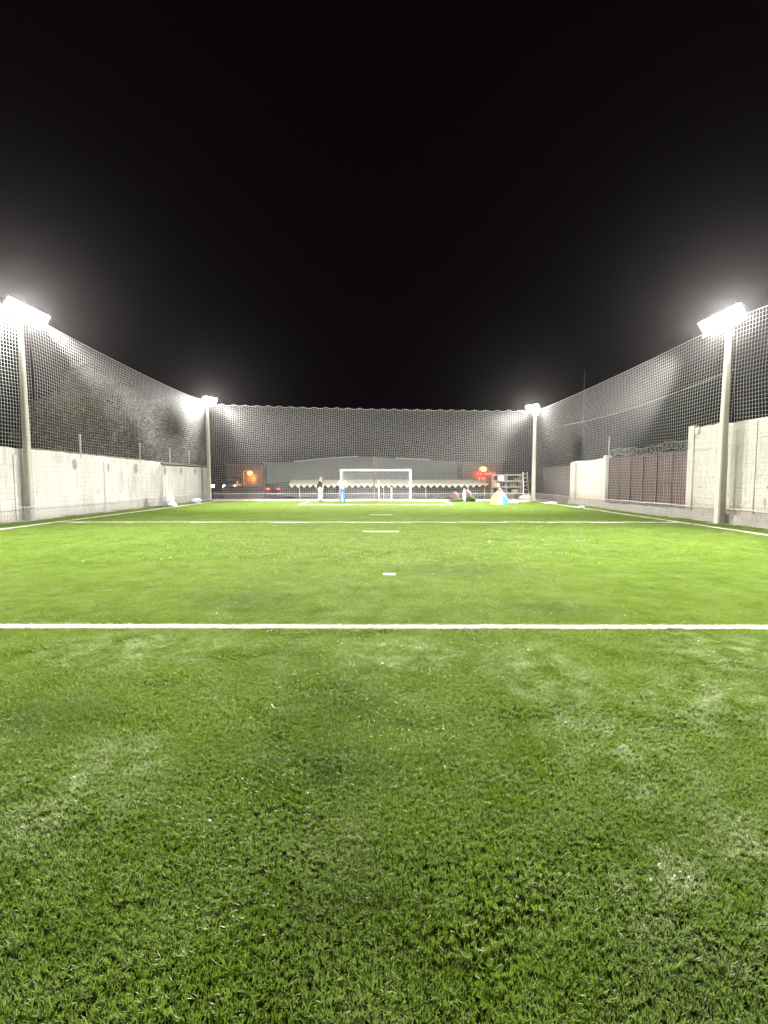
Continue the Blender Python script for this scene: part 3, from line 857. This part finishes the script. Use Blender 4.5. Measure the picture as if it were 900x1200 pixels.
aw = empty('market_stall', (-0.6, 46.5, GB)); tag(aw, 'long stall with a cream scalloped awning beyond the far net', 'stall')
x0, x1 = -9.6, 10.2
mb = MB()
nseg = 66
vs = []; fs = []
def endtaper(x): 
    return max(0.0, min(1.0, (x1 - x) / 1.6)) ** .6
for k in range(nseg + 1):
    x = x0 + (x1 - x0) * k / nseg
    b_ = 0.05 * abs(math.sin(PI * k / 2))
    e_ = .3 * (1 - endtaper(x))
    vs += [(x + .6, 2.2, 2.74 - e_), (x + .6, 0.9, 2.72 + b_ - e_), (x + .6, 0, 2.36 + b_ * .6)]
for k in range(nseg):
    a = k * 3
    fs += [(a, a + 3, a + 4, a + 1), (a + 1, a + 4, a + 5, a + 2)]
mb.add(vs, fs)
mb.build('awning_roof', M['awning'], aw, smooth=True)
mb = MB(); vs = []; fs = []
nsc = 33
per = (x1 - x0) / nsc; q = 10
for k in range(nsc * q + 1):
    x = x0 + per * k / q; ph = (k % q) / q
    drop = (0.06 + 0.34 * (1 - abs(2 * ph - 1)) ** .8) * (0.45 + 0.55 * endtaper(x))
    yo = -0.03 - 0.05 * math.sin(ph * PI)
    vs += [(x + .6, yo + .03, 2.36), (x + .6, yo - .03, 2.36 - drop)]
for k in range(nsc * q):
    a = k * 2; fs.append((a, a + 2, a + 3, a + 1))
mb.add(vs, fs); mb.build('valance', M['awning'], aw)
for x in (-8.6, -4.4, -0.2, 4.0, 8.2):
    mb = MB(); mb.tube([(x + .6, 0.2, 0), (x + .6, .2, 2.5)], .04, 8); mb.build('post', M['aluminium'], aw)
mb = MB(); mb.box(((x0 + x1) / 2 + .6, 2.28, 1.25), (x1 - x0 - .6, .06, 2.5)); mb.build('back_wall', M['black'], aw)
mb = MB()
for k in range(9): mb.box((x0 + 1.6 + k * 2.15, 1.2, .45), (1.7, .8, .9))
mb.build('counter', M['box_dark'], aw, bevel=.02)

mb = MB(); mb.tube([(-1.05, 43, GB), (-1.05, 43, 3.55)], .07, 8); mb.box((-1.05, 43, 3.58), (.2, .2, .06))
tag(mb.build('utility_pole', M['wood']), 'slim brownish post in front of the warehouse seen above the goal crossbar', 'pole')
for i, (x, h_, lb) in enumerate(((-0.5, 1.45, 'short grey post behind the far net left of the goal centre'), (0.42, 0.9, 'short white stake behind the far net right of the goal centre'))):
    mb = MB(); mb.tube([(x, 34.2, -.04), (x, 34.2, h_)], .045, 8); mb.tube([(x, 34.2, h_), (x, 34.2, h_ + .04)], [.055, .03], 8)
    tag(mb.build('fence_post', M['goal_white' if i else 'aluminium']), lb, 'post')

def street_lamp(loc, h, label, arm):
    root = empty('street_lamp', loc); tag(root, label, 'street lamp', 'orange street lamps beyond the far net')
    mb = MB(); mb.tube([(0, 0, 0), (0, 0, h - .2), (arm * .4, 0, h), (arm, 0, h + .02)], [.08, .055, .045, .04], 8); mb.build('pole', M['steel'], root)
    mb = MB(); mb.box((arm, 0, h), (.55, .28, .14)); hd = mb.build('lamp_head', M['dark_metal'], root, bevel=.03)
    mb = MB(); vs = []
    mb.tube([(arm, -.02, h - .07), (arm, -.02, h - .16), (arm, -.02, h - .34), (arm, -.02, h - .52), (arm, -.02, h - .60)], [.14, .28, .33, .22, .05], 16)
    mb.build('lamp_globe', M['orange_lamp'], hd, smooth=True)
    pl_ = bpy.data.lights.new('sodium_bulb', 'POINT'); pl_.energy = 420; pl_.color = (1.0, 0.30, 0.06); pl_.shadow_soft_size = .36
    lo = bpy.data.objects.new('sodium_bulb', pl_); C.objects.link(lo); lo.parent = hd; lo.location = (arm, -.1, h - .95)
    return root
street_lamp((-17.6, 58, 0), 2.62, 'orange street lamp glowing at the left beyond the far net above the cars', 0.8)
street_lamp((9.95, 50, GB), 4.20, 'orange street lamp glowing just above the red sign', 0.45)

sg = empty('shop_sign', (10.35, 49, GB)); tag(sg, 'glowing red shop sign with white lettering under the right street lamp', 'sign')
mb = MB()
hx = []
for k in range(24):
    a = 2 * PI * k / 24
    ex = 0.86 if math.cos(a) > 0 else -0.86
    hx.append((ex + math.cos(a) * .28, math.sin(a) * .28))
mb.prism(hx, None, .14, lambda u, w, d: (u, d, w + 3.33)); mb.build('board', M['sign_red'], sg, bevel=.015)
for u in (-0.72, -0.42):
    mb = MB(); mb.box((u, -.02, 3.35), (.11, .03, .13)); mb.build('letter', M['sign_white'], sg)
sl = Matrix.Rotation(R(18), 3, 'Y')
for k in range(3):
    u = 0.0 + k * .28
    mb = MB(); mb.box((u, -.02, 3.35), (.045, .03, .22), sl); mb.box((u + .14, -.02, 3.35), (.045, .03, .17), sl)
    mb.box((u + .07, -.019, 3.35 + (.06 if k % 2 == 0 else -.05)), (.15, .026, .04))
    mb.build('letter', M['sign_white'], sg)
mb = MB(); mb.tube([(0, .07, 0), (0, .07, 3.1)], .06, 8); mb.build('post', M['steel'], sg)

M['glow_block_dark'] = plain('glow_block_dark', (0.045, 0.036, 0.032), 0.9, var=0.25, scale=1.0, bump=0.4)
def glow_block(loc, w, d, h, label):  # dark block added behind a street lamp to catch its orange glow
    root = empty('glow_block', loc); tag(root, label, 'building', 'added blocks catching the street lamp glow')
    mb = MB(); mb.box((0, d / 2, h / 2), (w, d, h)); mb.build('wall', M['glow_block_dark'], root, bevel=.02)
    mb = MB(); mb.box((0, d / 2 - .02, h + .05), (w + .3, d + .3, .1)); mb.build('roof', M['dark_metal'], root, bevel=.015)
    mb = MB(); mb.box((w * .28, -.01, 1.05), (.9, .05, 2.1)); dr = mb.build('glow_block_door', M['dark_metal'], root, bevel=.01)
    mb = MB(); mb.box((w * .28 - .33, -.05, 1.05), (.05, .06, .16)); mb.build('glow_block_handle', M['steel'], dr)
    mb = MB(); mb.box((-w * .22, -.01, 1.5), (1.2, .05, .8)); wn_ = mb.build('glow_block_window', M['glass_dark'], root, bevel=.008)
    return root
glow_block((-17.6, 58.55, -.03), 4.6, 1.8, 3.4, 'added low dark block catching the orange glow of the left street lamp')
glow_block((10.4, 50.5, GB), 4.4, 3.0, 4.6, 'added low dark block behind the red shop sign catching the orange lamp glow')

# parked cars with their lights on, left, beyond the net
def make_car(paint):
    root = empty('parked_car', (0, 0, 0)); tag(root, 'x', 'car', 'cars with lights on beyond the far net')
    mb = MB()
    side = [(-2.0, .28), (2.0, .28), (2.05, .62), (1.95, .82), (1.1, .92), (-1.75, .95), (-2.05, .85), (-2.08, .5)]
    mb.prism(side, None, 1.7, lambda u, w, d: (d - .85, -u, w)); mb.build('body', M[paint], root, bevel=.06)
    mb = MB(); cab = [(-1.6, .955), (1.0, .925), (.35, 1.42), (-1.1, 1.45)]
    mb.prism(cab, None, 1.42, lambda u, w, d: (d - .71, -u, w)); mb.build('cabin', M['glass_dark'], root, bevel=.05)
    mb = MB(); mb.box((0, .36, 1.455), (1.3, 1.35, .04)); mb.build('roof', M[paint], root, bevel=.015)
    for sx in (-.82, .82):
        for y in (-1.25, 1.25):
            mb = MB(); mb.tube([(sx - .1, y, .32), (sx + .1, y, .32)], .32, 18); w = mb.build('wheel', M['rubber'], root, bevel=.02)
            mb = MB(); mb.tube([(sx - .108, y, .32), (sx + .108, y, .32)], .19, 14); mb.build('rim', M['aluminium'], w)
    for sx in (-.6, .6):
        mb = MB(); mb.tube([(sx, -2.02, .68), (sx, -2.09, .68)], [.17, .15], 12); mb.build('headlight', M['headlight'], root)
        mb = MB(); mb.box((sx, 2.085, .76), (.3, .05, .14)); mb.build('tail_light', M['tail'], root, bevel=.012)
    return root
spots = [('car_silver', -18.6, 56.6, 10, 'silver car with headlights on, closest to the street lamp'),
         ('car_dark', -23.6, 63, 12, 'dark car with headlights on at the far left behind the net'),
         ('car_red', -14.0, 56.5, 205, 'red car seen from behind with red tail lights'),
         ('car_dark', -13.7, 74, -10, 'small distant dark car with headlights on right of the street lamp'),
         ('car_silver', -12.8, 70, 8, 'distant silver car with headlights on next to the warehouse')]
protos = {}
for p_, x, y, a, lb in spots:
    if p_ not in protos: o = protos[p_] = make_car(p_)
    else: o = copy_tree(protos[p_])
    o.location = (x, y, ground_z(x, y) + .01); o.rotation_euler = (0, 0, R(a)); o['label'] = lb

lowb = MB(); lowb.box((-12.2, 40, 0.42), (3.4, .25, .95)); lowb.box((-12.2, 40, .93), (3.5, .32, .08))
o = lowb.build('brick_wall', M['brown_wall']); tag(o, 'low brown brick wall beyond the net under the left street lamp', 'wall')

# ------------------------------------------------------------------ things standing behind and in front of the far net
rk = empty('shelving_rack', (8.7, 33.9, -0.03)); tag(rk, 'pale open shelving rack full of boxes behind the far net on the right', 'shelves')
for sx in (-1.0, 0, 1.0):
    for sy in (-.22, .22):
        mb = MB(); mb.box((sx, sy, .97), (.05, .05, 1.94)); mb.build('upright', M['rack_steel'], rk)
for z in (.12, .55, 1.0, 1.42, 1.86):
    mb = MB(); mb.box((0, 0, z), (2.1, .5, .045)); mb.box((0, -.24, z), (2.1, .03, .09)); mb.build('shelf', M['rack_steel'], rk)
BX = [('box_white', -.40, 1.46, .40, .36, 'bright white box on the upper shelf of the rack'), ('box_brown', -.85, 1.04, .34, .30, 'brown carton at the left end of the middle shelf'), ('box_dark', .45, 1.04, .5, .26, 'wide dark carton on the middle shelf of the rack'),
      ('box_dark', -.2, .59, .42, .30, 'dark carton on the second lowest shelf'), ('box_brown', .6, .59, .36, .24, 'brown carton at the right on the second lowest shelf'), ('box_white', -.6, 1.04, .2, .24, 'small white box beside the brown carton on the middle shelf'), ('box_dark', .7, 1.46, .3, .2, 'small dark carton at the right end of the upper shelf'), ('box_dark', .3, .16, .6, .3, 'large dark carton on the bottom shelf')]
for mt, x, z, w, h_, lb in BX:
    b0 = MB(); b0.box((0, 0, h_ / 2), (w, .38, h_)); b0.box((0, -.0, h_ + .002), (.05, .385, .006))
    o = b0.build('carton', M[mt], bevel=.008); o.location = (8.7 + x, 33.88, -.03 + z - .017); tag(o, lb, 'box', 'boxes on the rack')

ld = empty('stepladder', (10.05, 33.75, -0.03)); tag(ld, 'dark grey stepladder leaning beside the shelving rack', 'ladder')
for sx in (-.2, .2):
    mb = MB(); mb.tube([(sx, -.3, 0), (sx * .8, .12, 2.08)], .03, 6); mb.build('rail', M['aluminium'], ld)
    mb = MB(); mb.tube([(sx, .5, 0), (sx * .8, .16, 2.02)], .022, 6); mb.build('rear_leg', M['steel'], ld)
for k in range(7):
    z = .25 + k * .28; mb = MB(); mb.box((0, -.3 + .42 * z / 2.08, z), (.38, .09, .03)); mb.build('tread', M['aluminium'], ld)

# dome play tent
def dome_tent(loc):
    root = empty('play_tent', loc, R(-15)); tag(root, 'small colourful dome play tent in blue, yellow and pink on the grass', 'tent')
    n = 8; H = .90; Rr = .52
    cols = ['cloth_yellow', 'cloth_pink', 'cloth_blue', 'cloth_blue', 'cloth_white', 'cloth_blue', 'cloth_white', 'cloth_blue']
    order = [5, 6, 7, 0, 1, 2, 3, 4]
    for k in range(n):
        a0, a1 = 2 * PI * k / n - PI / 2 - PI / n, 2 * PI * (k + 1) / n - PI / 2 - PI / n
        mb = MB(); vs = []; fs = []
        nn = 9
        for j in range(nn + 1):
            t = j / nn; rr = Rr * (1 - t ** 2.1) * (1 + .06 * math.sin(t * PI)) + .03; z = H * t
            for i in range(4):
                a = a0 + (a1 - a0) * i / 3; sag = .97 if i in (1, 2) else 1.0
                vs.append((math.cos(a) * rr * sag, math.sin(a) * rr * sag, z))
        for j in range(nn):
            for i in range(3):
                q = j * 4 + i
                if k == 0 and j < 4 and i == 1: continue       # the entrance
                fs.append((q, q + 1, q + 5, q + 4))
        mb.add(vs, fs)
        c = {0: 'cloth_yellow', 1: 'cloth_blue', 7: 'cloth_yellow', 2: 'cloth_blue', 6: 'cloth_yellow'}.get(k, 'cloth_pink')
        mb.build('panel', M[c], root, smooth=True)
    mb = MB(); mb.tube([(0, 0, H - .06), (0, 0, H + .02), (0, 0, H + .07)], [.15, .12, .02], 12); mb.build('top_cap', M['cloth_red'], root, smooth=True)
    mb = MB(); vs = []
    mb.tube([(-.02, -.50, .0), (.0, -.49, .2), (.02, -.40, .40), (.0, -.3, .62)], [.10, .12, .08, .03], 8); mb.build('door_flap', M['cloth_white'], root, smooth=True)
    return root
dome_tent((6.80, 28.0, 0.01))

def lump(name, mat, loc, size, seed, label, cat, rot=0, amp=.22, power=1.0, group=None, parts=None):
    """a crumpled sack: a subdivided ball, flattened at the foot and dented"""
    r = random.Random(seed)
    bm = bmesh.new(); bmesh.ops.create_icosphere(bm, subdivisions=4, radius=1)
    ds = [(Vector((r.uniform(-1, 1), r.uniform(-1, 1), r.uniform(-1, 1))).normalized(), r.uniform(.5, 1), r.uniform(5, 12)) for _ in range(16)]
    for v in bm.verts:
        n = v.co.normalized(); f = 1.0
        for d, a, k in ds: f -= amp * a * math.exp(-k * (1 - n.dot(d)))
        f += .03 * math.sin(9 * n.x + 7 * n.z + seed)
        p = n * f
        p.z = max(p.z, -.62)
        v.co = Vector((p.x * size[0] / 2, p.y * size[1] / 2, (p.z + .62) * size[2] / 1.62))
    me = bpy.data.meshes.new(name); bm.to_mesh(me); bm.free()
    o = link_mesh(name, me, M[mat], None, True); o.location = loc; o.rotation_euler = (0, 0, rot)
    return tag(o, label, cat, group)
lump('plastic_sack', 'sack', (-12.05, 25.9, .0), (.70, .62, .82), 3, 'tall crumpled white plastic sack leaning at the foot of the left wall', 'sack')
lump('plastic_sack', 'sack', (-11.75, 25.6, .0), (.62, .5, .26), 4, 'flat white plastic sack lying beside the taller sack by the left wall', 'sack')
lump('plastic_sack', 'sack', (-12.1, 29.7, .0), (.85, .5, .34), 5, 'low white sack at the foot of the far part of the left wall', 'sack')
lump('plastic_sack', 'sack', (8.05, 29.6, .01), (.85, .5, .17), 6, 'flat white plastic bag on the grass right of the play tent', 'bag')
lump('plastic_sack', 'sack', (9.15, 30.9, .01), (.9, .4, .12), 7, 'thin white plastic sheet on the grass at the foot of the far right floodlight', 'bag')
lump('plastic_sack', 'sack', (6.05, 31.3, .01), (.28, .25, .17), 8, 'small white plastic bag on the grass left of the play tent', 'bag')
lump('plastic_sack', 'sack', (10.0, 23.9, .03), (.40, .3, .14), 9, 'white piece of litter on the right touch line before the cream wall', 'litter')
lump('sand_heap', 'sand', (10.2, 28.9, .0), (.9, 1.3, .13), 10, 'low heap of yellow sand by the far right end of the touch line', 'sand heap')
lump('rubble', 'kerb', (9.75, 32.7, .08), (.9, .6, .42), 11, 'pale concrete lump at the foot of the far right floodlight post', 'rubble')
lump('turf_offcut', 'turf_roll', (4.75, 31.3, .01), (1.0, .6, .30), 12, 'low dark green turf offcut left of the white sack', 'turf offcut')
lump('turf_offcut', 'turf_roll', (5.72, 31.3, .01), (.75, .6, .50), 13, 'taller dark green turf offcut right of the white sack', 'turf offcut')
lump('sack', 'sack_brown', (5.5, 31.95, .01), (.85, .5, .80), 14, 'brown sack standing behind the taller turf offcut', 'sack', amp=.14)
lump('sack', 'sack_brown', (4.7, 32.0, .01), (.7, .5, .72), 15, 'dull purple brown sack standing behind the low turf offcut', 'sack', amp=.14)
lump('plastic_sack', 'cloth_white', (5.27, 31.5, .01), (.27, .25, .92), 16, 'narrow upright white sack between two dark green turf offcuts', 'sack', amp=.14)
SC = [(-.72, 2.9, 'curled white thread on the grass left of centre before the halfway line'), (-.02, 3.62, 'curved white thread on the grass just before the halfway line'), (.37, .98, 'white thread on the grass at the bottom edge of the picture'), (-.75, 1.9, 'tiny scrap of white fibre on the grass near the lower left')]
for i, (x, y, lb) in enumerate(SC):
    r = random.Random(i); mb = MB(); a = r.uniform(0, 6); ln = .03 if i > 2 else .09
    mb.tube([(x + math.cos(a + q * .25) * ln * (q / 5 - .5), y + math.sin(a + q * .25) * ln * (q / 5 - .5), .046 + .006 * math.sin(q * 1.3)) for q in range(6)], [.001, .002, .0025, .0025, .002, .001], 5)
    tag(mb.build('fibre_scrap', M['white_fibre']), lb, 'scrap', 'white scraps on the grass')

# ------------------------------------------------------------------ people
def skin_mesh(name, pts, edges, radii, sub=2, root=0):
    me = bpy.data.meshes.new(name); me.from_pydata(pts, edges, [])
    o = bpy.data.objects.new(name, me); C.objects.link(o)
    md = o.modifiers.new('skin', 'SKIN')
    for i, rr in enumerate(radii):
        sv = me.skin_vertices[0].data[i]
        sv.radius = rr if isinstance(rr, tuple) else (rr, rr)
        sv.use_root = (i == root)
    md.use_smooth_shade = True
    ms = o.modifiers.new('sub', 'SUBSURF'); ms.levels = sub; ms.render_levels = sub
    dg = bpy.context.evaluated_depsgraph_get()
    out = bpy.data.meshes.new_from_object(o.evaluated_get(dg))
    bpy.data.objects.remove(o); 
    return out

def join(name, meshes):
    bm = bmesh.new()
    for q in meshes: bm.from_mesh(q)
    out = bpy.data.meshes.new(name); bm.to_mesh(out); bm.free()
    for p in out.polygons: p.use_smooth = True
    return out

def ball(c, s, sub=3):
    bm = bmesh.new(); bmesh.ops.create_icosphere(bm, subdivisions=sub, radius=1)
    for v in bm.verts: v.co = Vector((v.co.x * s[0] + c[0], v.co.y * s[1] + c[1], v.co.z * s[2] + c[2]))
    me = bpy.data.meshes.new('b'); bm.to_mesh(me); bm.free(); return me

def hand(w, d, side):
    """five separate curled fingers from wrist w along direction d"""
    w = Vector(w); d = Vector(d).normalized()
    up = Vector((0, 0, 1)); s = d.cross(up)
    if s.length < .2: s = Vector((1, 0, 0))
    s.normalize(); cu = s.cross(d).normalized() * (-1 if side < 0 else 1)
    palm = w + d * .075
    out = [skin_mesh('palm', [tuple(w), tuple(w + d * .04), tuple(palm)], [(0, 1), (1, 2)], [.022, (.03, .022), (.034, .020)], 1)]
    for k, ln in enumerate((.070, .080, .075, .058)):
        b = palm + s * (.030 - .020 * k) - d * .015
        m1 = b + d * ln * .5 + cu * .010; m2 = b + d * ln * .85 + cu * .035
        out.append(skin_mesh('finger', [tuple(b), tuple(m1), tuple(m2)], [(0, 1), (1, 2)], [.009, .008, .007], 1))
    b = w + d * .03 + s * .03
    out.append(skin_mesh('thumb', [tuple(b), tuple(b + d * .03 + s * .022), tuple(b + d * .055 + s * .024)], [(0, 1), (1, 2)], [.011, .010, .008], 1))
    return out

def person(loc, rz, label, shirt, trouser, pose, H=1.70):
    root = empty('person', loc, rz); tag(root, label, 'person')
    k = H / 1.70
    # facing local -y
    hipL, hipR = (.09, .01, .90), (-.09, .01, .90)
    kneL, kneR = pose['knees']; ankL, ankR = pose['ankles']
    P = [(0, .01, .94), (0, .0, 1.12), (0, .01, 1.30), (0, .015, 1.42), (0, .0, 1.50),
         hipL, kneL, ankL, hipR, kneR, ankR,
         (.17, .015, 1.385), pose['elbows'][0], pose['wrists'][0], (-.17, .015, 1.385), pose['elbows'][1], pose['wrists'][1]]
    P = [tuple(c * k for c in p) for p in P]
    E = [(0, 1), (1, 2), (2, 3), (3, 4), (0, 5), (5, 6), (6, 7), (0, 8), (8, 9), (9, 10), (3, 11), (11, 12), (12, 13), (3, 14), (14, 15), (15, 16)]
    Rd = [(.135, .10), (.125, .09), (.15, .10), (.11, .08), (.052, .052), (.085, .085), (.055, .055), (.038, .038), (.085, .085), (.055, .055), (.038, .038),
          (.055, .055), (.040, .040), (.026, .026), (.055, .055), (.040, .040), (.026, .026)]
    body = skin_mesh('b', P, E, Rd, 2)
    hx, hy, hz = pose['head']
    hd = [ball((hx * k, hy * k, hz * k), (.076, .095, .115)), ball((hx * k, (hy - .02) * k, (hz - .07) * k), (.055, .07, .055)),
          ball((hx * k, (hy - .095) * k, (hz - .015) * k), (.014, .022, .024), 2), ball((hx * k + .078, hy * k, (hz - .01) * k), (.012, .022, .032), 2), ball((hx * k - .078, hy * k, (hz - .01) * k), (.012, .022, .032), 2),
          ball((hx * k, (hy - .080) * k, (hz - .060) * k), (.026, .012, .010), 2)]
    neck = skin_mesh('n', [(0, .0, 1.43 * k), (hx * .5 * k, hy * .5 * k, 1.5 * k), (hx * k, hy * k, (hz - .04) * k)], [(0, 1), (1, 2)], [.06, .054, .05], 1)
    hs = []
    for i, s_ in ((0, 1), (1, -1)):
        w = Vector(P[13 if i == 0 else 16]); e = Vector(P[12 if i == 0 else 15]); hs += hand(w, w - e, s_)
    link_mesh('body', join('body', [body, neck] + hd + hs), M['skin'], root)
    eyes = join('eyes', [ball((hx * k + s_ * .030, (hy - .086) * k, (hz + .008) * k), (.010, .007, .007), 2) for s_ in (-1, 1)])
    link_mesh('eyes', eyes, M['hair'], root)
    hr = ball((hx * k, (hy + .014) * k, (hz + .026) * k), (.084, .097, .108))
    bm = bmesh.new(); bm.from_mesh(hr)
    for v in bm.verts:
        if v.co.y < (hy - .045) * k and v.co.z < (hz + .075) * k: v.co.y = (hy - .03) * k
        if v.co.z < (hz - .045) * k: v.co.z = (hz - .045) * k
    bm.to_mesh(hr); bm.free(); link_mesh('hair', hr, M['hair'], root, True)
    # clothes: thicker shells round the same skeleton
    lerp = lambda a, b, t: tuple(a[q] + (b[q] - a[q]) * t for q in range(3))
    slv = pose['sleeve']
    SP = [lerp(P[0], P[1], -.15), P[1], P[2], lerp(P[3], P[4], .05), P[11], P[12], P[14], P[15]]
    SE = [(0, 1), (1, 2), (2, 3), (3, 4), (4, 5), (3, 6), (6, 7)]
    SR = [(.165, .130), (.150, .115), (.172, .122), (.125, .095), .072, .056, .072, .056]
    if slv > 1:
        SP += [lerp(P[12], P[13], .92), lerp(P[15], P[16], .92)]; SE += [(5, 8), (7, 9)]; SR += [.040, .040]
    else:
        SP[5] = lerp(P[11], P[12], .85); SP[7] = lerp(P[14], P[15], .85)
    link_mesh('shirt', skin_mesh('shirt', SP, SE, SR, 2), M[shirt], root, True)
    TP = [lerp(P[0], P[1], .1), P[5], P[6], lerp(P[6], P[7], .96), P[8], P[9], lerp(P[9], P[10], .96)]
    link_mesh('trousers', skin_mesh('trousers', TP, [(0, 1), (1, 2), (2, 3), (0, 4), (4, 5), (5, 6)], [(.150, .115), .102, .078, .066, .102, .078, .066], 2), M[trouser], root, True)
    for q in (7, 10):
        a = Vector(P[q]); sh = skin_mesh('shoe', [(a.x, a.y + .05, .045), (a.x, a.y - .05, .045), (a.x, a.y - .15, .035)], [(0, 1), (1, 2)], [(.045, .045), (.048, .045), (.042, .030)], 2)
        o = link_mesh('shoe', sh, M['shoe'], root, True)
    return root

person((-4.26, 30.7, 0.012), R(70), 'person in a dark top and beige trousers standing left of the goal', 'shirt_dark', 'trouser_beige',
       dict(knees=[(.10, -.02, .49), (-.10, .03, .49)], ankles=[(.10, .02, .085), (-.11, .06, .085)], elbows=[(.25, .10, 1.12), (-.25, .09, 1.12)], wrists=[(.13, .20, .93), (-.16, .17, .93)], head=(0, -.03, 1.585), sleeve=2), 1.68)
person((-2.76, 29.75, 0.012), R(18), 'person in a white shirt and blue jeans with folded arms by the left goal post', 'shirt_white', 'jeans',
       dict(knees=[(.12, -.01, .49), (-.12, -.02, .49)], ankles=[(.15, .02, .085), (-.15, .01, .085)], elbows=[(.27, -.03, 1.13), (-.27, -.03, 1.13)], wrists=[(.02, -.20, 1.17), (-.04, -.23, 1.13)], head=(0, -.02, 1.585), sleeve=1), 1.64)

# ------------------------------------------------------------------ night air
if HAZE > 0:
    hz = MB(); hz.box((0, 50, 4.9), (130, 130, 13.0))
    hm = bpy.data.materials.new('haze'); hm.use_nodes = True
    nt = hm.node_tree; nt.nodes.clear()
    out = nt.nodes.new('ShaderNodeOutputMaterial'); pv_ = nt.nodes.new('ShaderNodeVolumePrincipled')
    pv_.inputs['Color'].default_value = (0.9, 0.86, 0.9, 1); pv_.inputs['Density'].default_value = HAZE; pv_.inputs['Anisotropy'].default_value = 0.89
    nt.links.new(pv_.outputs[0], out.inputs['Volume'])
    tag(hz.build('haze', hm), kind='stuff')
